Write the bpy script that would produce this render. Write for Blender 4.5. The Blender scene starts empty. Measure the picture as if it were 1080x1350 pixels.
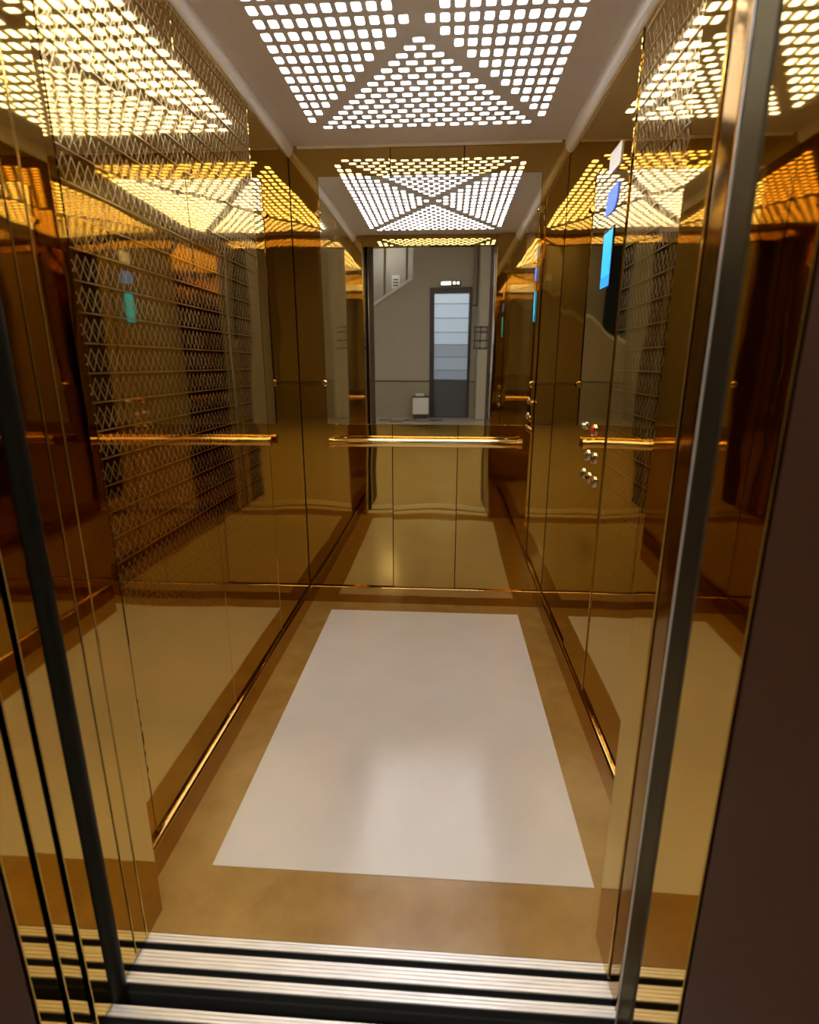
import bpy, bmesh, math, random
from mathutils import Matrix, Vector
random.seed(7)
SC = bpy.context.scene
COL = SC.collection
R = math.radians

# ------------------------------------------------------------------ camera, world, exposure
cam = bpy.data.cameras.new('camera')
cam.sensor_fit = 'VERTICAL'; cam.sensor_height = 36.0
cam.lens = 719.7 / 1350 * 36.0
cam.clip_start = 0.02; cam.clip_end = 60
cam.dof.use_dof = True; cam.dof.focus_distance = 2.6
cam.dof.aperture_fstop = (cam.lens / 1000.0) / 0.0065
co = bpy.data.objects.new('camera', cam); COL.objects.link(co)
co.location = (0, 0, 1.24)
co.rotation_mode = 'XYZ'
co.rotation_euler = (math.pi / 2 - 0.2655, 0, 0.0658)
SC.camera = co

w = bpy.data.worlds.new('world'); SC.world = w; w.use_nodes = True
w.node_tree.nodes['Background'].inputs[0].default_value = (0.5, 0.6, 0.8, 1)
w.node_tree.nodes['Background'].inputs[1].default_value = 0.02
vs = SC.view_settings
vs.view_transform = 'Standard'; vs.look = 'None'; vs.gamma = 1; vs.use_curve_mapping = False
vs.exposure = -0.27
cy = SC.cycles
cy.max_bounces = 24; cy.glossy_bounces = 20; cy.diffuse_bounces = 6; cy.transmission_bounces = 6
cy.sample_clamp_indirect = 6.0
cy.blur_glossy = 0.3
cy.use_denoising = True

LAMP_CAR = 9.0       # glow of the backlit ceiling diffuser
FILL_LOBBY = 34.0     # glow of the unseen lamps added to light the lobby

# ------------------------------------------------------------------ dimensions (metres; Y runs into the lift)
XL, XR = -0.715, 0.515          # side walls
DF, DB = 0.955, 2.70            # inner face of the front wall, back wall
ZC = 2.161                      # lift ceiling
JL, JR = -0.645, 0.355          # sides of the door opening
ZD = 2.085                      # top of the door opening
ZL = 2.20                       # top of the landing opening
LB = -7.8                       # lobby wall facing the lift
LXL, LXR, LZ = -3.0, 2.4, 4.3   # lobby shell

# ------------------------------------------------------------------ materials
def mat(name):
    m = bpy.data.materials.new(name); m.use_nodes = True
    nt = m.node_tree
    return m, nt, nt.nodes['Principled BSDF']

def plain(name, col, rough=0.5, metal=0.0, spec=None, coat=0.0):
    m, nt, b = mat(name)
    b.inputs['Base Color'].default_value = (*col, 1)
    b.inputs['Roughness'].default_value = rough
    b.inputs['Metallic'].default_value = metal
    if spec is not None: b.inputs['Specular IOR Level'].default_value = spec
    if coat:
        b.inputs['Coat Weight'].default_value = coat; b.inputs['Coat Roughness'].default_value = 0.05
    return m

def N(nt, t, **kw):
    n = nt.nodes.new(t)
    for k, v in kw.items(): setattr(n, k, v)
    return n

def wavy(nt, b, scale, dist, vec=None, chain=None):
    g = N(nt, 'ShaderNodeNewGeometry')
    n = N(nt, 'ShaderNodeTexNoise'); n.inputs['Scale'].default_value = scale; n.inputs['Detail'].default_value = 0.6
    nt.links.new((vec or g.outputs['Position']), n.inputs['Vector'])
    bp = N(nt, 'ShaderNodeBump'); bp.inputs['Strength'].default_value = 1.0; bp.inputs['Distance'].default_value = dist
    nt.links.new(n.outputs['Fac'], bp.inputs['Height'])
    if chain: nt.links.new(chain, bp.inputs['Normal'])
    nt.links.new(bp.outputs['Normal'], b.inputs['Normal'])
    return bp

GOLD = (0.53, 0.358, 0.102)
def gold(name, col=GOLD, rough=0.03, dist=0.003, scale=2.2):
    m, nt, b = mat(name)
    b.inputs['Base Color'].default_value = (*col, 1)
    b.inputs['Metallic'].default_value = 1; b.inputs['Roughness'].default_value = rough
    b.inputs['Specular Tint'].default_value = (0.93, 0.86, 0.68, 1)
    wavy(nt, b, scale, dist)
    return m

def etched(name):
    """gold mirror with a frosted lattice: interlaced zigzags in rows"""
    m, nt, b = mat(name); L = nt.links
    g = N(nt, 'ShaderNodeNewGeometry'); s = N(nt, 'ShaderNodeSeparateXYZ'); L.new(g.outputs['Position'], s.inputs[0])
    def M(op, a, c=None, d=None):
        n = N(nt, 'ShaderNodeMath', operation=op)
        for i, v in enumerate((a, c, d)):
            if v is None: continue
            if isinstance(v, (int, float)): n.inputs[i].default_value = v
            else: L.new(v, n.inputs[i])
        return n.outputs[0]
    u = M('DIVIDE', s.outputs['Y'], 0.050); v = M('DIVIDE', s.outputs['Z'], 0.058)
    tri = lambda x: M('PINGPONG', x, 0.5)                     # 0..0.5
    fv = M('FRACT', v)
    def line(center, half):
        d = M('ABSOLUTE', M('SUBTRACT', fv, center))
        return M('SUBTRACT', 1.0, M('SMOOTH_MIN', M('DIVIDE', d, half), 1.0, 0.2))
    z1 = M('MULTIPLY_ADD', tri(u), 1.5, 0.12)
    z2 = M('MULTIPLY_ADD', tri(M('ADD', u, 0.5)), 1.5, 0.12)
    z3 = M('MULTIPLY_ADD', tri(M('ADD', u, 0.25)), 0.8, 0.30)
    a = M('MAXIMUM', line(z1, 0.06), line(z2, 0.06))
    a = M('MAXIMUM', a, M('MULTIPLY', line(z3, 0.04), 0.5))
    a = M('MAXIMUM', a, M('MULTIPLY', line(0.05, 0.035), 0.8))
    nz = N(nt, 'ShaderNodeTexNoise'); nz.inputs['Scale'].default_value = 9; nz.inputs['Detail'].default_value = 3
    L.new(g.outputs['Position'], nz.inputs['Vector'])
    a = M('MULTIPLY', a, M('MULTIPLY_ADD', nz.outputs['Fac'], 0.9, 0.25))
    mr_ = N(nt, 'ShaderNodeMapRange'); L.new(s.outputs['Z'], mr_.inputs[0])
    for k_, v_ in ((1, 0.25), (2, 1.9), (3, 0.18), (4, 1.45)): mr_.inputs[k_].default_value = v_
    a = M('MULTIPLY', a, mr_.outputs[0])
    a = M('MINIMUM', M('MAXIMUM', a, 0.0), 1.0)
    L.new(M('MULTIPLY_ADD', a, 0.22, 0.035), b.inputs['Roughness'])
    mx = N(nt, 'ShaderNodeMix', data_type='RGBA')
    L.new(a, mx.inputs[0]); mx.inputs[6].default_value = (*GOLD, 1); mx.inputs[7].default_value = (0.60, 0.48, 0.26, 1)
    L.new(mx.outputs[2], b.inputs['Base Color'])
    b.inputs['Specular Tint'].default_value = (0.93, 0.86, 0.68, 1)
    L.new(M('MULTIPLY_ADD', a, -0.55, 1.0), b.inputs['Metallic'])
    wavy(nt, b, 2.2, 0.003)
    return m

M_GOLD = gold('gold_mirror_steel')
M_GOLD_BACK = gold('gold_mirror_steel_back', dist=0.003, scale=2.8)
M_EDGE = gold('gold_mirror_edge', dist=0.0006, scale=4)
M_BASE = gold('gold_skirting', col=(0.50, 0.31, 0.10), rough=0.05, dist=0.0015, scale=8)
M_RAIL = gold('gold_rail', col=(0.86, 0.62, 0.26), rough=0.10, dist=0.0005, scale=9)
M_TRIM = plain('cream_gold_trim', (0.97, 0.94, 0.84), rough=0.25, metal=0.0)
M_BROWN_EDGE = gold('satin_bronze', col=(0.23, 0.135, 0.048), rough=0.10, dist=0.0012, scale=4)
M_ETCH = etched('gold_etched_lattice')
M_POST = plain('grey_steel_post', (0.075, 0.067, 0.048), rough=0.36, metal=0.8)
M_BLACK = plain('black_rubber', (0.008, 0.007, 0.005), rough=0.5, spec=0.15)
M_DARK = plain('dark_backing', (0.02, 0.014, 0.008), rough=0.7)
M_FRAME = plain('dark_brown_frame', (0.062, 0.026, 0.014), rough=0.55, metal=0.0, spec=0.12)
for m_ in (M_POST, M_BLACK): m_.node_tree.nodes['Principled BSDF'].inputs['Specular Tint'].default_value = (0.42, 0.38, 0.28, 1)
M_PIT = plain('shaft_black', (0.012, 0.012, 0.011), rough=0.9)

def mirror_glass():
    m, nt, b = mat('silver_mirror')
    b.inputs['Base Color'].default_value = (0.86, 0.86, 0.83, 1)
    b.inputs['Metallic'].default_value = 1; b.inputs['Roughness'].default_value = 0.012
    wavy(nt, b, 2.0, 0.0006)
    return m
M_MIRROR = mirror_glass()

def ceil_steel():
    m, nt, b = mat('ceiling_grey_steel')
    g = N(nt, 'ShaderNodeNewGeometry')
    mp = N(nt, 'ShaderNodeMapping'); mp.inputs['Scale'].default_value = (60, 1.5, 1)
    n = N(nt, 'ShaderNodeTexNoise'); n.inputs['Scale'].default_value = 3; n.inputs['Detail'].default_value = 3
    nt.links.new(g.outputs['Position'], mp.inputs[0]); nt.links.new(mp.outputs[0], n.inputs['Vector'])
    cr = N(nt, 'ShaderNodeValToRGB')
    cr.color_ramp.elements[0].color = (0.80, 0.79, 0.86, 1); cr.color_ramp.elements[1].color = (0.86, 0.85, 0.92, 1)
    nt.links.new(n.outputs['Fac'], cr.inputs[0]); nt.links.new(cr.outputs[0], b.inputs['Base Color'])
    b.inputs['Metallic'].default_value = 0.15; b.inputs['Roughness'].default_value = 0.38
    return m
M_CEIL = ceil_steel()

def emit(name, col, s):
    m, nt, b = mat(name)
    b.inputs['Base Color'].default_value = (*[min(0.8, c) for c in col], 1)
    b.inputs['Emission Color'].default_value = (*col, 1); b.inputs['Emission Strength'].default_value = s
    return m
M_DIFF = emit('light_diffuser', (1.0, 0.975, 0.96), LAMP_CAR)
M_LOBBYFILL = emit('lobby_fill_lamp', (1.0, 0.93, 0.82), FILL_LOBBY)

def floor_white():
    m, nt, b = mat('floor_white_vinyl'); L = nt.links
    g = N(nt, 'ShaderNodeNewGeometry')
    n = N(nt, 'ShaderNodeTexNoise'); n.inputs['Scale'].default_value = 5; n.inputs['Detail'].default_value = 5
    L.new(g.outputs['Position'], n.inputs['Vector'])
    cr = N(nt, 'ShaderNodeValToRGB')
    cr.color_ramp.elements[0].position = 0.3; cr.color_ramp.elements[1].position = 0.75
    cr.color_ramp.elements[0].color = (0.54, 0.515, 0.475, 1); cr.color_ramp.elements[1].color = (0.58, 0.555, 0.52, 1)
    L.new(n.outputs['Fac'], cr.inputs[0]); L.new(cr.outputs[0], b.inputs['Base Color'])
    b.inputs['Roughness'].default_value = 0.15; b.inputs['Specular IOR Level'].default_value = 0.38
    n2 = N(nt, 'ShaderNodeTexNoise'); n2.inputs['Scale'].default_value = 34; n2.inputs['Detail'].default_value = 1
    L.new(g.outputs['Position'], n2.inputs['Vector'])
    bp = N(nt, 'ShaderNodeBump'); bp.inputs['Strength'].default_value = 0.3; bp.inputs['Distance'].default_value = 0.0006
    L.new(n2.outputs['Fac'], bp.inputs['Height']); L.new(bp.outputs['Normal'], b.inputs['Normal'])
    return m
def floor_brown():
    m, nt, b = mat('floor_brown_border'); L = nt.links
    g = N(nt, 'ShaderNodeNewGeometry')
    n = N(nt, 'ShaderNodeTexNoise'); n.inputs['Scale'].default_value = 9; n.inputs['Detail'].default_value = 7; n.inputs['Roughness'].default_value = 0.62
    L.new(g.outputs['Position'], n.inputs['Vector'])
    cr = N(nt, 'ShaderNodeValToRGB')
    cr.color_ramp.elements[0].position = 0.32; cr.color_ramp.elements[1].position = 0.72
    cr.color_ramp.elements[0].color = (0.255, 0.140, 0.030, 1); cr.color_ramp.elements[1].color = (0.33, 0.192, 0.048, 1)
    L.new(n.outputs['Fac'], cr.inputs[0]); L.new(cr.outputs[0], b.inputs['Base Color'])
    b.inputs['Roughness'].default_value = 0.20
    n2 = N(nt, 'ShaderNodeTexNoise'); n2.inputs['Scale'].default_value = 30; n2.inputs['Detail'].default_value = 2
    L.new(g.outputs['Position'], n2.inputs['Vector'])
    bp = N(nt, 'ShaderNodeBump'); bp.inputs['Strength'].default_value = 0.4; bp.inputs['Distance'].default_value = 0.0015
    L.new(n2.outputs['Fac'], bp.inputs['Height']); L.new(bp.outputs['Normal'], b.inputs['Normal'])
    return m
M_WHITE, M_BROWN = floor_white(), floor_brown()

def alu():
    m, nt, b = mat('ribbed_aluminium'); L = nt.links
    g = N(nt, 'ShaderNodeNewGeometry')
    mp = N(nt, 'ShaderNodeMapping'); mp.inputs['Scale'].default_value = (4, 260, 1)
    n = N(nt, 'ShaderNodeTexNoise'); n.inputs['Scale'].default_value = 2; n.inputs['Detail'].default_value = 4
    L.new(g.outputs['Position'], mp.inputs[0]); L.new(mp.outputs[0], n.inputs['Vector'])
    cr = N(nt, 'ShaderNodeValToRGB')
    cr.color_ramp.elements[0].position = 0.35; cr.color_ramp.elements[1].position = 0.7
    cr.color_ramp.elements[0].color = (0.55, 0.54, 0.52, 1); cr.color_ramp.elements[1].color = (0.86, 0.85, 0.83, 1)
    L.new(n.outputs['Fac'], cr.inputs[0]); L.new(cr.outputs[0], b.inputs['Base Color'])
    b.inputs['Metallic'].default_value = 0.55; b.inputs['Roughness'].default_value = 0.42
    return m
M_ALU = alu()

def noisy(name, c0, c1, scale, rough=0.6):
    m, nt, b = mat(name); L = nt.links
    g = N(nt, 'ShaderNodeNewGeometry')
    n = N(nt, 'ShaderNodeTexNoise'); n.inputs['Scale'].default_value = scale; n.inputs['Detail'].default_value = 4
    L.new(g.outputs['Position'], n.inputs['Vector'])
    cr = N(nt, 'ShaderNodeValToRGB'); cr.color_ramp.elements[0].color = (*c0, 1); cr.color_ramp.elements[1].color = (*c1, 1)
    L.new(n.outputs['Fac'], cr.inputs[0]); L.new(cr.outputs[0], b.inputs['Base Color'])
    b.inputs['Roughness'].default_value = rough
    return m
M_LWALL = noisy('lobby_plaster', (0.40, 0.36, 0.29), (0.44, 0.40, 0.33), 3)
M_LDADO = noisy('lobby_dado', (0.31, 0.27, 0.20), (0.37, 0.32, 0.24), 5, 0.35)
M_LFLOOR = noisy('lobby_floor_tile', (0.42, 0.37, 0.29), (0.50, 0.45, 0.36), 2.5, 0.25)
M_LFDARK = noisy('lobby_floor_dark_tile', (0.17, 0.14, 0.10), (0.22, 0.18, 0.13), 4, 0.25)
M_LCEIL = plain('lobby_ceiling', (0.6, 0.58, 0.54), 0.8)
M_WHITEP = plain('white_paint', (0.75, 0.73, 0.68), 0.5)
M_WOOD = noisy('dark_wood', (0.035, 0.026, 0.022), (0.06, 0.045, 0.036), 12, 0.4)
M_OAK = noisy('brown_wood', (0.25, 0.18, 0.12), (0.33, 0.24, 0.16), 12, 0.5)
M_DOORBLUE = plain('dark_blue_door_panel', (0.085, 0.095, 0.115), 0.4)

# ------------------------------------------------------------------ builders
def tag(o, label=None, cat=None, group=None, kind=None):
    if label: o['label'] = label
    if cat: o['category'] = cat
    if group: o['group'] = group
    if kind: o['kind'] = kind
    return o

def link(name, me, m=None, parent=None, smooth=False):
    o = bpy.data.objects.new(name, me); COL.objects.link(o)
    if m: me.materials.clear(); me.materials.append(m)
    if parent is not None:
        o.parent = parent
        o.matrix_parent_inverse = Matrix.Translation(parent.location).inverted()
    if smooth:
        for p in me.polygons: p.use_smooth = True
    return o

def empty(name, loc, label=None, cat=None, group=None, kind=None):
    o = bpy.data.objects.new(name, None); COL.objects.link(o); o.location = loc; o.empty_display_size = 0.05
    return tag(o, label, cat, group, kind)

def round_only(me, lim=0.9995):
    # big planar faces stay flat so that polished sheets mirror straight; only rounded edges are smoothed
    for p in me.polygons:
        p.use_smooth = p.area < 4e-5 or max(abs(c) for c in p.normal) < lim

def bm_box(bm, x0, x1, y0, y1, z0, z1, bevel=0, seg=2):
    r = bmesh.ops.create_cube(bm, size=1)
    vs_ = r['verts']
    for v in vs_:
        v.co = Vector(((x0 + x1) / 2 + v.co.x * (x1 - x0), (y0 + y1) / 2 + v.co.y * (y1 - y0), (z0 + z1) / 2 + v.co.z * (z1 - z0)))
    if bevel:
        es = list({e for v in vs_ for e in v.link_edges})
        bmesh.ops.bevel(bm, geom=es, offset=bevel, segments=seg, affect='EDGES', profile=0.5)

def box(name, x0, x1, y0, y1, z0, z1, m, parent=None, bevel=0, seg=2, rot=None, pivot=None):
    bm = bmesh.new(); bm_box(bm, x0, x1, y0, y1, z0, z1, bevel, seg)
    if rot:
        pv = Vector(pivot) if pivot else Vector(((x0 + x1) / 2, (y0 + y1) / 2, (z0 + z1) / 2))
        bmesh.ops.rotate(bm, verts=bm.verts, cent=pv, matrix=Matrix.Rotation(rot[1], 3, rot[0]))
    me = bpy.data.meshes.new(name); bm.to_mesh(me); bm.free()
    o = link(name, me, m, parent)
    if bevel and seg > 1:
        round_only(me)
    return o

def extrude_profile(name, pts, axis, a, b, m, parent=None, smooth=True, ang=40):
    """closed profile pts (list of 2-tuples) run along an axis from a to b. axis 'x': pts=(y,z); 'y': pts=(x,z); 'z': pts=(x,y)"""
    def P(p, t): return {'x': (t, p[0], p[1]), 'y': (p[0], t, p[1]), 'z': (p[0], p[1], t)}[axis]
    n = len(pts); bm = bmesh.new()
    A = [bm.verts.new(P(p, a)) for p in pts]; B = [bm.verts.new(P(p, b)) for p in pts]
    for i in range(n): bm.faces.new((A[i], A[(i + 1) % n], B[(i + 1) % n], B[i]))
    bm.faces.new(A[::-1]); bm.faces.new(B)
    bmesh.ops.recalc_face_normals(bm, faces=bm.faces)
    me = bpy.data.meshes.new(name); bm.to_mesh(me); bm.free()
    o = link(name, me, m, parent, smooth)
    if smooth: me.set_sharp_from_angle(angle=R(ang)); round_only(me)
    return o

def arc(cx_, cy_, r, a0, a1, n=8):
    return [(cx_ + r * math.cos(R(a0 + (a1 - a0) * i / n)), cy_ + r * math.sin(R(a0 + (a1 - a0) * i / n))) for i in range(n + 1)]

def lathe(name, prof, centre, axis, m, parent=None, seg=24):
    """prof: (radius, height) along axis vector"""
    q = Vector((0, 0, 1)).rotation_difference(Vector(axis)).to_matrix()
    bm = bmesh.new(); rings = []
    for r, h in prof:
        rings.append([bm.verts.new(q @ Vector((r * math.cos(2 * math.pi * k / seg), r * math.sin(2 * math.pi * k / seg), h)) + Vector(centre)) for k in range(seg)])
    for a, b in zip(rings, rings[1:]):
        for k in range(seg): bm.faces.new((a[k], a[(k + 1) % seg], b[(k + 1) % seg], b[k]))
    bm.faces.new(rings[0][::-1]); bm.faces.new(rings[-1])
    bmesh.ops.recalc_face_normals(bm, faces=bm.faces)
    me = bpy.data.meshes.new(name); bm.to_mesh(me); bm.free()
    o = link(name, me, m, parent, True); me.set_sharp_from_angle(angle=R(40))
    return o

def flat_curve(name, outer, holes, thick, z, m, parent=None):
    """sheet with real holes, from a filled 2D curve"""
    cu = bpy.data.curves.new(name, 'CURVE'); cu.dimensions = '2D'; cu.fill_mode = 'BOTH'; cu.extrude = thick / 2
    for poly in [outer] + holes:
        sp = cu.splines.new('POLY'); sp.points.add(len(poly) - 1); sp.use_cyclic_u = True
        for p, (x, y) in zip(sp.points, poly): p.co = (x, y, 0, 1)
    tmp = bpy.data.objects.new(name + '_tmp', cu); COL.objects.link(tmp)
    dg = bpy.context.evaluated_depsgraph_get(); dg.update()
    me = bpy.data.meshes.new_from_object(tmp.evaluated_get(dg))
    bpy.data.objects.remove(tmp); bpy.data.curves.remove(cu)
    me.transform(Matrix.Translation((0, 0, z)))
    me.name = name
    return link(name, me, m, parent)

def rrect(cx_, cy_, w_, h_, r):
    pts = []
    for sx, sy, a in ((1, 1, 0), (-1, 1, 90), (-1, -1, 180), (1, -1, 270)):
        pts += arc(cx_ + sx * (w_ / 2 - r), cy_ + sy * (h_ / 2 - r), r, a, a + 90, 2)
    return pts

# ------------------------------------------------------------------ lift floor
fl = box('floor', XL, XR, 0.902, DB, -0.04, 0, M_BROWN)
tag(fl, 'glossy brown lift floor border around the white sheet', 'floor', kind='structure')
fp = extrude_profile('floor_panel', [(-0.577, 1.076), (0.383, 1.076), (0.383, 2.585), (-0.577, 2.585)], 'z', 0.0, 0.0012, M_WHITE, fl, smooth=False)
tag(fp, 'white glossy floor sheet')

# ------------------------------------------------------------------ lift ceiling: perforated sheet with real holes
CX, CYC = -0.099, 1.8133
holes = []
for s in (-1, 1):
    for k in range(11):                       # columns from the outer edge to the apex
        x = CX + s * (0.4449 - 0.0408 * k)
        for j in range(-(10 - k), 11 - k):
            holes.append(rrect(x, CYC + 0.0625 * j, 0.0255, 0.039, 0.005))
    for row in range(15):
        y = CYC + s * (0.1023 + 0.0425 * row)
        for i in range(row + 1):
            holes.append(rrect(CX + 0.0566 * (i - row / 2), y, 0.034, 0.0235, 0.005))
ceil = flat_curve('ceiling', [(XL, DF - 0.05), (XR, DF - 0.05), (XR, DB), (XL, DB)], holes, 0.003, ZC + 0.0015, M_CEIL)
tag(ceil, 'grey steel lift ceiling perforated in four triangles of small windows', 'ceiling', kind='structure')
cl = empty('ceiling_light', (CX, CYC, ZC + 0.09), 'backlit white light box glowing through the perforated lift ceiling', 'ceiling light')
box('diffuser', CX - 0.50, CX + 0.50, CYC - 0.78, CYC + 0.78, ZC + 0.030, ZC + 0.036, M_DIFF, cl)
hb = bmesh.new()
for a in ((CX - 0.53, CX - 0.51, CYC - 0.80, CYC + 0.80), (CX + 0.51, CX + 0.53, CYC - 0.80, CYC + 0.80), (CX - 0.51, CX + 0.51, CYC - 0.80, CYC - 0.785), (CX - 0.51, CX + 0.51, CYC + 0.785, CYC + 0.80)):
    bm_box(hb, *a, ZC + 0.004, ZC + 0.09)
bm_box(hb, CX - 0.53, CX + 0.53, CYC - 0.80, CYC + 0.80, ZC + 0.09, ZC + 0.10)
me = bpy.data.meshes.new('housing'); hb.to_mesh(me); hb.free(); link('housing', me, M_WHITEP, cl)

# ------------------------------------------------------------------ lift walls: dark backing with proud polished panels
TH = 0.006
def side_wall(name, x, sgn, cuts, mats, label, tilts):
    """sgn +1: faces +X"""
    b0 = (x - 0.05 * sgn, x - TH * sgn)
    wl = box(name, min(b0), max(b0), DF - 0.07, DB + 0.05, 0, ZC + 0.11, M_DARK)
    tag(wl, label, 'wall', kind='structure')
    for (y0, y1), m, t in zip(cuts, mats, tilts):
        xs = sorted((x - TH * sgn, x))
        o = box('wall_panel', xs[0], xs[1], y0 + 0.0012, y1 - 0.0012, 0.002, ZC - 0.001, m, wl, bevel=0.0012, seg=1, rot=('Z', R(t)))
        if m is M_ETCH: tag(o, 'gold panel etched with a zigzag lattice')
    return wl
side_wall('wall_left', XL, 1, [(DF, 1.081), (1.081, 1.62), (1.62, 2.172), (2.172, DB)], [M_GOLD, M_ETCH, M_ETCH, M_GOLD],
          'gold mirror-polished lift wall of four panels, opposite the push buttons', (0.0, 0.12, -0.10, 0.15))
side_wall('wall_right', XR, -1, [(DF, 1.383), (1.383, 1.79), (2.115, DB)], [M_GOLD, M_ETCH, M_GOLD],
          'gold mirror-polished lift wall that carries the push buttons', (0.0, -0.15, 0.10))
wb = box('wall_back', XL, XR, DB + TH, DB + 0.05, 0, ZC + 0.11, M_DARK)
tag(wb, 'gold mirror-polished lift end wall behind mirror and handrail', 'wall', kind='structure')
for x0, x1, t in ((XL, -0.263, 0.05), (-0.263, 0.061, -0.22), (0.061, XR, -0.15)):
    box('wall_panel', x0 + 0.0012, x1 - 0.0012, DB, DB + TH, 0.002, ZC - 0.001, M_GOLD_BACK, wb, bevel=0.0012, seg=1, rot=('X', R(t)))

# front wall of the lift: returns beside the opening and header above it
fw = empty('wall_front', (JL, 0.92, 0), 'gold polished lift front wall around the open doorway', 'wall', kind='structure')
box('return_panel', XL - 0.05, JL, 0.887, DF, 0.0, ZC, M_GOLD, fw, bevel=0.002)
box('return_panel', JR, XR + 0.05, 0.868, DF + 0.003, 0.0, ZC, M_GOLD, fw, bevel=0.002)
box('header_panel', JL, JR, 0.887, DF, ZD, ZC, M_GOLD, fw, bevel=0.002)

# skirting with a rounded top edge
def skirting(name, axis, a, b, off, sgn, label, r=0.013):
    t, h = 0.016, 0.088
    p = [(0, 0), (t, 0), (t, h - r)] + arc(t - r, h - r, r, 0, 90, 6)[1:] + [(0, h)]
    pts = [(off + sgn * q[0], q[1]) for q in p]
    o = extrude_profile(name, pts, axis, a, b, M_BASE, smooth=True)
    return tag(o, label, 'baseboard', kind='structure')
skirting('baseboard_left', 'y', DF, DB - 0.016, XL, 1, 'gold skirting along the lift wall opposite the push buttons')
skirting('baseboard_right', 'y', DF + 0.003, DB - 0.016, XR, -1, 'gold skirting along the lift wall below the push buttons')
skirting('baseboard_back', 'x', XL, XR, DB, -1, 'gold skirting along the lift end wall below the handrail', 0.004)

# cove trim between walls and ceiling
def cove(name, axis, a, b, off, sgn, rr, label):
    pts = [(off, ZC - 0.0005)] + [(off + sgn * q[0], ZC - 0.0005 - q[1]) for q in [(c[0] * 0.75, c[1] * 1.35) for c in arc(0, 0, rr, 0, 90, 8)]]
    o = extrude_profile(name, pts, axis, a, b, M_TRIM, smooth=True, ang=50)
    return tag(o, label, 'trim', kind='structure')
cove('trim_1', 'y', DF, DB, XL, 1, 0.030, 'cream gold cove strip at the ceiling above the plain wall')
cove('trim_2', 'y', DF, DB, XR, -1, 0.036, 'cream gold cove strip at the ceiling above the push buttons')
cove('trim_3', 'x', XL + 0.04, XR - 0.04, DB, -1, 0.008, 'thin gold strip at the ceiling above the mirror')

# ------------------------------------------------------------------ mirror on the back wall
mr = empty('wall_mirror', (-0.094, DB, 0.95), 'large clear silver mirror hung above the handrail', 'mirror')
box('mirror_glass', -0.587, 0.400, DB - 0.008, DB - 0.003, 0.950, 2.040, M_MIRROR, mr, bevel=0.0025, seg=1)
for x, z in ((0.404, 1.892), (-0.592, 1.892), (-0.592, 1.148), (0.406, 1.145)):
    lathe('fixing_cap', [(0.010, 0.0), (0.0145, 0.002), (0.0145, 0.008), (0.011, 0.011)], (x, DB - 0.002, z), (0, -1, 0), M_RAIL, mr)

# ------------------------------------------------------------------ handrail on the back wall
hr = empty('handrail', (-0.10, DB, 0.86), 'polished gold handrail bar fixed below the mirror', 'handrail')
yb = DB - 0.050
oval = [(yb + 0.013 * math.cos(2 * math.pi * k / 20), 0.866 + 0.021 * math.sin(2 * math.pi * k / 20)) for k in range(20)]
extrude_profile('bar', oval, 'x', -0.548, 0.348, M_RAIL, hr)
for s, xa in ((-1, -0.548), (1, 0.348)):
    big = [(yb + 0.016 * math.cos(2 * math.pi * k / 20), 0.866 + 0.025 * math.sin(2 * math.pi * k / 20)) for k in range(20)]
    extrude_profile('end_cap', big, 'x', min(xa, xa + s * 0.02), max(xa, xa + s * 0.02), M_RAIL, hr)
for x in (-0.50, 0.30):
    bk = lathe('bracket', [(0.009, 0.0), (0.009, 0.046)], (x, DB, 0.866), (0, -1, 0), M_RAIL, hr, 16)
    lathe('rosette', [(0.020, 0.0), (0.020, 0.004), (0.014, 0.007)], (x, DB, 0.866), (0, -1, 0), M_RAIL, bk, 20)

# ------------------------------------------------------------------ car operating panel on the right wall
cp = empty('car_operating_panel', (XR, 1.95, 0.10), 'gold push-button panel with blue displays on the lift wall', 'control panel')
XF = XR - 0.004
box('faceplate', XF, XR - 0.0005 + 0.002, 1.792, 2.113, 0.002, ZC - 0.001, M_GOLD, cp, bevel=0.0012, seg=1, rot=('Z', R(0.1)))
M_BLUE = emit('blue_display', (0.015, 0.30, 0.80), 1.0)
M_BLUE2 = emit('blue_display_bright', (0.02, 0.42, 0.95), 1.0)
M_INDIGO = emit('blue_indicator', (0.07, 0.16, 0.80), 1.0)
M_BEZEL = plain('black_bezel', (0.01, 0.01, 0.012), 0.15)
M_LENS = plain('white_lens', (0.72, 0.70, 0.66), 0.3)
M_RED = plain('red_button', (0.75, 0.03, 0.02), 0.3)
M_CHROME = plain('chrome_ring', (0.85, 0.83, 0.78), 0.12, 1.0)
def plate_yz(name, pts, x0, x1, m, parent):
    bm = bmesh.new(); A = [bm.verts.new((x0, y, z)) for y, z in pts]; B = [bm.verts.new((x1, y, z)) for y, z in pts]; n = len(pts)
    for i in range(n): bm.faces.new((A[i], A[(i + 1) % n], B[(i + 1) % n], B[i]))
    bm.faces.new(A[::-1]); bm.faces.new(B); bmesh.ops.recalc_face_normals(bm, faces=bm.faces)
    me = bpy.data.meshes.new(name); bm.to_mesh(me); bm.free()
    return link(name, me, m, parent)
XS = XF - 0.0005
dsp = plate_yz('display_window', rrect(1.952, 1.566, 0.112, 0.178, 0.006), XS, XS - 0.002, M_BEZEL, cp)
plate_yz('display_screen', rrect(1.952, 1.579, 0.098, 0.134, 0.003), XS - 0.002, XS - 0.003, M_BLUE2, dsp)
plate_yz('screen_band', rrect(1.952, 1.4955, 0.098, 0.031, 0.003), XS - 0.002, XS - 0.003, M_BLUE, dsp)
leaf = arc(1.970, 1.753, 0.0, 0, 1, 1)[:1]
lz0, lz1, ly0, ly1, lr = 1.700, 1.772, 1.888, 2.008, 0.045
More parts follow.
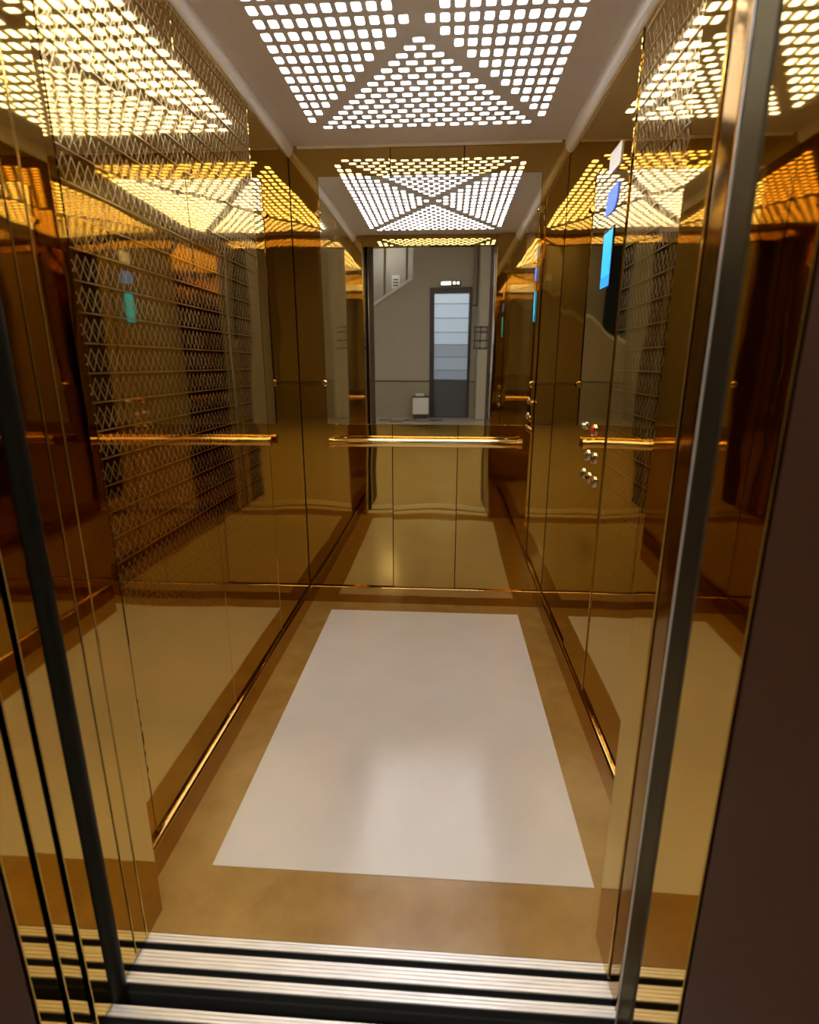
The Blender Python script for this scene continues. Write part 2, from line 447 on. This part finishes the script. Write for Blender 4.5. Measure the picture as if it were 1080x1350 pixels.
leaf = [(ly0, lz1)] + [(y, z) for y, z in arc(ly1 - lr, lz1 - lr, lr, 90, 0, 8)] + [(ly1, lz0)] + [(y, z) for y, z in arc(ly0 + lr, lz0 + lr, lr, 270, 180, 8)]
plate_yz('indicator_leaf', leaf, XS, XS - 0.003, M_INDIGO, cp)
plate_yz('top_lens', rrect(1.948, 1.850, 0.120, 0.062, 0.006), XS, XS - 0.003, M_LENS, cp)
def button(y, z, m, r=0.0155, name='push_button', domed=True):
    rg = lathe('button_ring' if name == 'push_button' else name, [(r + 0.005, 0), (r + 0.005, 0.004), (r + 0.002, 0.006), (r, 0.004)], (XS, y, z), (-1, 0, 0), M_CHROME, cp, 24)
    lathe('button_cap', [(r - 0.001, 0.0), (r - 0.001, 0.008), (r * 0.7, 0.0105)], (XS, y, z), (-1, 0, 0), m, rg, 20)
M_BTN = plain('steel_button', (0.55, 0.5, 0.42), 0.25, 0.9)
M_AMBER = plain('brass_button', (0.9, 0.62, 0.18), 0.2, 1.0)
button(1.925, 1.018, M_RED, 0.0165, 'alarm_button')
button(1.985, 0.922, M_BTN); button(1.897, 0.926, M_BTN)
button(2.026, 0.848, M_BTN); button(1.948, 0.848, M_AMBER); button(1.872, 0.848, M_BTN)
ks = plate_yz('key_switch', rrect(2.060, 1.020, 0.070, 0.030, 0.012), XS, XS - 0.004, M_CHROME, cp)
lathe('key_barrel', [(0.009, 0.004), (0.009, 0.012), (0.007, 0.013)], (XS, 2.06, 1.020), (-1, 0, 0), M_BTN, ks, 16)

# ------------------------------------------------------------------ sills
def sill(name, bands, x0, x1, label):
    y0 = min(b[0] for b in bands); y1 = max(b[1] for b in bands)
    e = empty(name, ((x0 + x1) / 2, (y0 + y1) / 2, -0.04), label, 'door sill')
    box('groove_bed', x0, x1, y0 + 0.001, y1 - 0.001, -0.040, -0.018, M_PIT, e)
    for b0, b1 in bands:
        n = max(2, round((b1 - b0) / 0.0075)); w_ = (b1 - b0) / n
        box('carrier', x0, x1, b0 + 0.0006, b1 - 0.0006, -0.020, -0.0034, M_PIT, e)
        pts = [(b0, -0.0034)]
        for i in range(n):
            a = b0 + i * w_
            pts += [(a + 0.0003, -0.0012), (a + 0.0010, 0.0), (a + w_ - 0.0022, 0.0), (a + w_ - 0.0014, -0.0016)]
        pts += [(b1, -0.0016), (b1, -0.0034)]
        o = extrude_profile('tread_strip', pts, 'x', x0, x1, M_ALU, e, smooth=False)
    return e
sill('car_sill', [(0.880, 0.9015), (0.8335, 0.8655), (0.798, 0.8195)], XL - 0.3, XR + 0.1, 'ribbed aluminium lift door sill at the edge of the brown floor')
sill('landing_sill', [(0.737, 0.758), (0.690, 0.722), (0.655, 0.676), (0.600, 0.641)], XL - 0.3, XR + 0.1, 'ribbed aluminium landing sill across the dark gap from the lift')
pit = box('trim_4', XL - 0.3, XR + 0.1, 0.600, 0.902, -0.30, -0.28, M_PIT)
tag(pit, 'black bottom of the gap between lift and landing', 'gap', kind='structure')
for nm, y0, y1 in (('trim_5', 0.792, 0.7975), ('trim_6', 0.7585, 0.764)):
    o = box(nm, XL - 0.3, XR + 0.1, y0, y1, -0.28, -0.022, M_PIT)
    tag(o, 'dark fascia plate below the %s sill' % ('lift' if nm == 'trim_5' else 'landing'), 'fascia', kind='structure')

# ------------------------------------------------------------------ doors, slid open beside the doorway: only their leading edges show
d1 = empty('door_1', (JL, 0.83, 0.006), 'gold sliding lift door slid open beside the plain wall', 'door', kind='structure')
box('door_panel', JL - 0.40, JL, 0.8455, 0.8835, 0.006, ZL + 0.05, M_EDGE, d1, bevel=0.001, rot=('Z', R(0.35)), pivot=(JL, 0.86, 0))
box('door_panel', JL - 0.40, JL, 0.7985, 0.8415, 0.006, ZL + 0.05, M_EDGE, d1, bevel=0.001, rot=('Z', R(-0.2)), pivot=(JL, 0.82, 0))
extrude_profile('door_seal', [(JL - 0.03, 0.7575), (JL - 0.006, 0.7575)] + arc(JL - 0.006, 0.7775, 0.020, -90, 90, 8)[1:-1] + [(JL - 0.006, 0.7975), (JL - 0.03, 0.7975)], 'z', -0.02, ZL + 0.05, M_BLACK, d1)
d2 = empty('door_2', (JL, 0.68, 0.006), 'gold landing door slid open beside the dark brown frame', 'door', kind='structure')
for y0, y1, t in ((0.711, 0.7555, 0.5), (0.661, 0.699, -0.4), (0.602, 0.649, 0.5)):
    box('door_panel', JL - 0.40, JL, y0, y1, 0.006, ZL + 0.05, M_EDGE, d2, bevel=0.0015, seg=2, rot=('Z', R(t)), pivot=(JL, (y0 + y1) / 2, 0))
box('door_backing', JL - 0.40, JL - 0.02, 0.600, 0.7575, ZL + 0.06, ZL + 0.10, M_DARK, d2)
d3 = empty('door_3', (JR, 0.80, 0.0), 'closing post of the lift door with grey steel edge and bronze inner edge', 'door', kind='structure')
pf = [(JR + 0.12, 0.866), (JR + 0.012, 0.866)] + arc(JR + 0.014, 0.852, 0.013, 90, 180, 6) + [(JR + 0.003, 0.834)] + arc(JR + 0.014, 0.814, 0.013, 180, 270, 6) + [(JR + 0.12, 0.799)]
extrude_profile('bronze_edge', pf, 'z', -0.019, ZL + 0.05, M_BROWN_EDGE, d3)
box('steel_post', JR - 0.002, JR + 0.12, 0.7365, 0.7945, -0.03, ZL + 0.05, M_POST, d3, bevel=0.005, seg=3)
box('highlight_strip', JR - 0.003, JR + 0.02, 0.7948, 0.7985, -0.018, ZL + 0.05, M_ALU, d3, bevel=0.001)  # bright highlight along the post edge, put in as a thin pale strip
lp = box('door_4', JR, JR + 0.40, 0.602, 0.734, 0.006, ZL + 0.05, M_EDGE, bevel=0.0008, rot=('Z', R(-0.4)), pivot=(JR, 0.73, 0))
tag(lp, 'gold landing jamb panel between grey post and dark brown frame', 'door jamb', kind='structure')

# dark brown landing frame
for nm, a, b, z0, z1, lab in (('trim_7', JL - 0.16, JL, 0, ZL, 'dark brown landing frame post beside the sliding doors'),
                              ('trim_8', JR, JR + 0.16, 0, ZL, 'dark brown landing frame post beside the grey door post'),
                              ('trim_9', JL - 0.16, JR + 0.16, ZL, ZL + 0.16, 'dark brown landing frame head over the doorway')):
    o = box(nm, a, b, 0.30, 0.598, z0, z1, M_FRAME, bevel=0.006, seg=3)
    tag(o, lab, 'door frame', kind='structure')

# ------------------------------------------------------------------ lobby behind the camera (seen in the mirror)
lf = box('floor_lobby', LXL, LXR, LB, 0.598, -0.04, 0, M_LFLOOR); tag(lf, 'beige tiled lobby floor seen in the mirror', 'floor', kind='structure')
for i in range(5):
    box('floor_band', -1.5 + 0.28 * i, -1.22 + 0.28 * i, LB + 0.5 + 0.25 * (i % 2), LB + 0.95 + 0.25 * (i % 2), 0.0, 0.002, M_LFDARK, lf)
lc = box('ceiling_lobby', LXL, LXR, LB, 0.33, LZ, LZ + 0.05, M_LCEIL); tag(lc, 'pale lobby ceiling', 'ceiling', kind='structure')
for nm, a in (('wall_lobby_left', (LXL - 0.1, LXL, LB, 0.33, 0, LZ)), ('wall_lobby_right', (LXR, LXR + 0.1, LB, 0.33, 0, LZ))):
    o = box(nm, *a, M_LWALL); tag(o, 'plain beige lobby side wall', 'wall', kind='structure', group='lobby side walls')
wl = empty('wall_landing', (JL, 0.33, 0), 'beige landing wall around the lift doorway', 'wall', kind='structure')
box('wall_section', LXL, JL - 0.16, 0.33, 0.45, 0, LZ, M_LWALL, wl); box('wall_section', JR + 0.16, LXR, 0.33, 0.45, 0, LZ, M_LWALL, wl)
box('wall_section', JL - 0.16, JR + 0.16, 0.33, 0.45, ZL + 0.16, LZ, M_LWALL, wl)

# far wall with a sloping stair opening
bm = bmesh.new()
def poly_xz(pts, y0, y1):
    A = [bm.verts.new((x, y0, z)) for x, z in pts]; B = [bm.verts.new((x, y1, z)) for x, z in pts]; n = len(pts)
    for i in range(n): bm.faces.new((A[i], A[(i + 1) % n], B[(i + 1) % n], B[i]))
    bm.faces.new(A[::-1]); bm.faces.new(B)
poly_xz([(LXL, 0.85), (-0.78, 0.85), (-0.78, 3.09), (LXL, 1.69)], LB - 0.12, LB)
poly_xz([(-0.78, 0.85), (-0.40, 0.85), (-0.40, LZ), (-0.78, LZ)], LB - 0.12, LB)
poly_xz([(-0.40, 2.88), (0.53, 2.88), (0.53, LZ), (-0.40, LZ)], LB - 0.12, LB)
poly_xz([(0.53, 0.85), (LXR, 0.85), (LXR, LZ), (0.53, LZ)], LB - 0.12, LB)
bmesh.ops.recalc_face_normals(bm, faces=bm.faces)
me = bpy.data.meshes.new('wall_lobby_far'); bm.to_mesh(me); bm.free()
wf = link('wall_lobby_far', me, M_LWALL); tag(wf, 'beige lobby wall with sloping stair opening, seen in the mirror', 'wall', kind='structure')
box('dado', LXL, -0.40, LB - 0.12, LB + 0.015, 0, 0.85, M_LDADO, wf); box('dado', 0.53, LXR, LB - 0.12, LB + 0.015, 0, 0.85, M_LDADO, wf)
box('dado_rail', LXL, -0.40, LB, LB + 0.03, 0.835, 0.858, M_WOOD, wf); box('dado_rail', 0.53, LXR, LB, LB + 0.03, 0.835, 0.858, M_WOOD, wf)
ln = math.hypot(LXL + 0.78, 1.40); an = math.atan2(3.09 - 1.69, -0.78 - LXL)
box('coping', (LXL - 0.78) / 2 - ln / 2, (LXL - 0.78) / 2 + ln / 2, LB - 0.16, LB + 0.05, 2.39 - 0.03, 2.39 + 0.03, M_WHITEP, wf, rot=('Y', -an))
sb = box('wall_stairwell', LXL, -0.3, LB - 1.9, LB - 1.8, 0, LZ, M_LWALL); tag(sb, 'pale stairwell wall beyond the sloping parapet', 'wall', kind='structure')
st = empty('staircase', (-1.6, LB - 0.9, 1.6), 'beige stair flight rising behind the sloping parapet', 'staircase')
for i in range(7):
    box('step', -2.5 + 0.26 * i, -2.2 + 0.26 * i, LB - 1.75, LB - 0.14, 1.55 + 0.165 * i, 1.71 + 0.165 * i, M_LWALL, st, bevel=0.004)
for x in (-1.45, -0.95):
    o = box('stair_post', x, x + 0.05, LB - 0.135, LB - 0.085, 2.62 + (x + 1.45) * 0.62, LZ, M_OAK, bevel=0.004); tag(o, 'slim brown stair post %s the small notice' % ('on the lobby door side of' if x > -1.2 else 'on the side away from the lobby door of'), 'post', group='stair posts')
nt_ = empty('wall_notice', (-1.30, LB - 1.795, 3.10), 'small white notice with grey lines on the stairwell wall', 'notice')
box('board', -1.42, -1.22, LB - 1.80, LB - 1.785, 3.10, 3.42, M_WHITEP, nt_)
for k in range(3): box('print_line', -1.39, -1.25, LB - 1.786, LB - 1.782, 3.16 + 0.07 * k, 3.19 + 0.07 * k, M_POST, nt_)

# glazed door in the far wall
gd = empty('glazed_door', (0.06, LB, 0), 'tall dark-framed door with bluish glass bands, seen in the mirror', 'door')
box('frame_post', -0.40, -0.30, LB - 0.10, LB + 0.04, 0, 2.88, M_WOOD, gd, bevel=0.005); box('frame_post', 0.47, 0.53, LB - 0.10, LB + 0.04, 0, 2.88, M_WOOD, gd, bevel=0.005)
box('frame_head', -0.30, 0.47, LB - 0.10, LB + 0.04, 2.76, 2.88, M_WOOD, gd, bevel=0.005)
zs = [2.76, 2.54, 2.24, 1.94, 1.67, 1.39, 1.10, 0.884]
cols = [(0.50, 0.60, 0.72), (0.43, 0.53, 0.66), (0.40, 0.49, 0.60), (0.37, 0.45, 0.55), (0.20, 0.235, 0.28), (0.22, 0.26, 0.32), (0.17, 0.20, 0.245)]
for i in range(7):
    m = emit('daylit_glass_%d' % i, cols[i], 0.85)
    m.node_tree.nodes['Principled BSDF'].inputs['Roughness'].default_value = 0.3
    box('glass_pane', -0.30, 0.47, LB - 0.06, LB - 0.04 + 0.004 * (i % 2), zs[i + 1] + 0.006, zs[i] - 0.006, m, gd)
    box('glazing_bar', -0.30, 0.47, LB - 0.065, LB - 0.03, zs[i + 1] - 0.006, zs[i + 1] + 0.006, M_DOORBLUE, gd)
box('door_panel', -0.30, 0.47, LB - 0.07, LB - 0.02, 0.01, 0.878, M_DOORBLUE, gd)
hd = box('door_handle', -0.29, -0.18, LB - 0.02, LB + 0.03, 0.74, 0.76, M_CHROME, gd, bevel=0.004)
el = empty('emergency_light', (-0.02, LB, 2.92), 'twin-lens white emergency light over the dark glazed door', 'light')
box('body', -0.17, 0.28, LB + 0.002, LB + 0.08, 2.91, 3.01, M_POST, el, bevel=0.008)
M_EL = emit('emergency_lens', (1, 0.98, 0.92), 6.0)
box('lens', -0.15, 0.06, LB + 0.08, LB + 0.09, 2.93, 2.995, M_EL, el, bevel=0.004); box('lens', 0.11, 0.16, LB + 0.08, LB + 0.09, 2.94, 2.99, M_EL, el, bevel=0.004); box('lens', 0.20, 0.24, LB + 0.08, LB + 0.09, 2.94, 2.99, M_EL, el, bevel=0.004)

# low white cabinet, pilaster and rail beside the door
bx = empty('low_cabinet', (-0.58, LB + 0.2, 0), 'low white cabinet standing beside the dark glazed door', 'cabinet')
box('body', -0.76, -0.405, LB + 0.02, LB + 0.34, 0.10, 0.49, M_WHITEP, bx, bevel=0.004); box('top', -0.78, -0.40, LB + 0.02, LB + 0.36, 0.49, 0.51, M_WOOD, bx, bevel=0.003)
box('plinth', -0.75, -0.42, LB + 0.03, LB + 0.32, 0.0, 0.10, M_WOOD, bx)
tp = box('paper_packet', -0.70, -0.52, LB + 0.10, LB + 0.26, 0.51, 0.575, M_WHITEP, bevel=0.012, seg=3); tag(tp, 'white crumpled packet lying on the low cabinet', 'packet')
pl_ = box('trim_10', 0.66, 1.10, LB + 0.0, LB + 0.6, 0, LZ, M_LWALL, bevel=0.02, seg=3); tag(pl_, 'pale beige lobby pilaster beside the glazed door', 'pilaster', kind='structure')
pk = box('pilaster_shadow', 0.545, 0.63, LB + 0.02, LB + 0.10, 2.5, LZ, M_OAK); tag(pk, 'brown strip standing in for the edge shadow between glazed door and pilaster', 'painted shadow', kind='structure')  # shadow at the pilaster edge, built as a brown strip
rl = empty('wall_railing', (0.75, LB + 0.6, 1.6), 'short dark metal rail fixed across the lobby pilaster', 'railing')
for z in (1.56, 1.72, 1.90, 2.0): box('rail_bar', 0.56, 1.0, LB + 0.61, LB + 0.635, z, z + 0.022, M_WOOD, rl)
for x in (0.58, 0.70, 0.84): box('rail_post', x, x + 0.02, LB + 0.60, LB + 0.625, 1.55, 2.03, M_WOOD, rl)

# unseen ceiling lamps added to light the lobby and the sills
for x, y, lab in ((-0.1, -0.55, 'added unseen rectangular ceiling lamp close to the landing wall, above the lift doorway'),
                  (-2.2, -2.6, 'added unseen rectangular ceiling lamp near the lobby wall on the stair side'),
                  (1.65, -2.6, 'added unseen rectangular ceiling lamp near the lobby wall on the pilaster side')):
    e = empty('lobby_fill_lamp', (x, y, LZ - 0.06), lab, 'ceiling light', group='added lobby lamps')
    for a in ((x - 0.64, x - 0.60, y - 0.34, y + 0.34), (x + 0.60, x + 0.64, y - 0.34, y + 0.34), (x - 0.60, x + 0.60, y - 0.34, y - 0.30), (x - 0.60, x + 0.60, y + 0.30, y + 0.34)):
        box('fill_lamp_frame', *a, LZ - 0.06, LZ, M_WHITEP, e)
    box('fill_lamp_diffuser', x - 0.60, x + 0.60, y - 0.30, y + 0.30, LZ - 0.05, LZ - 0.02, M_LOBBYFILL, e)
ss = empty('stairwell_fill_lamp', (-1.5, LB - 1.0, LZ - 0.05), 'round white lamp added over the stair flight to brighten it', 'ceiling light')  # unseen lamp, added to brighten the stairwell
lathe('fill_lamp_disc', [(0.16, 0.0), (0.16, 0.05), (0.12, 0.06)], (-1.5, LB - 1.0, LZ), (0, 0, -1), emit('stairwell_fill_glow', (1.0, 0.95, 0.88), 60.0), ss, 28)
cs = box('ceiling_stairwell', LXL, -0.3, LB - 1.9, LB - 0.0, LZ, LZ + 0.05, M_LCEIL); tag(cs, 'pale stairwell ceiling', 'ceiling', kind='structure')
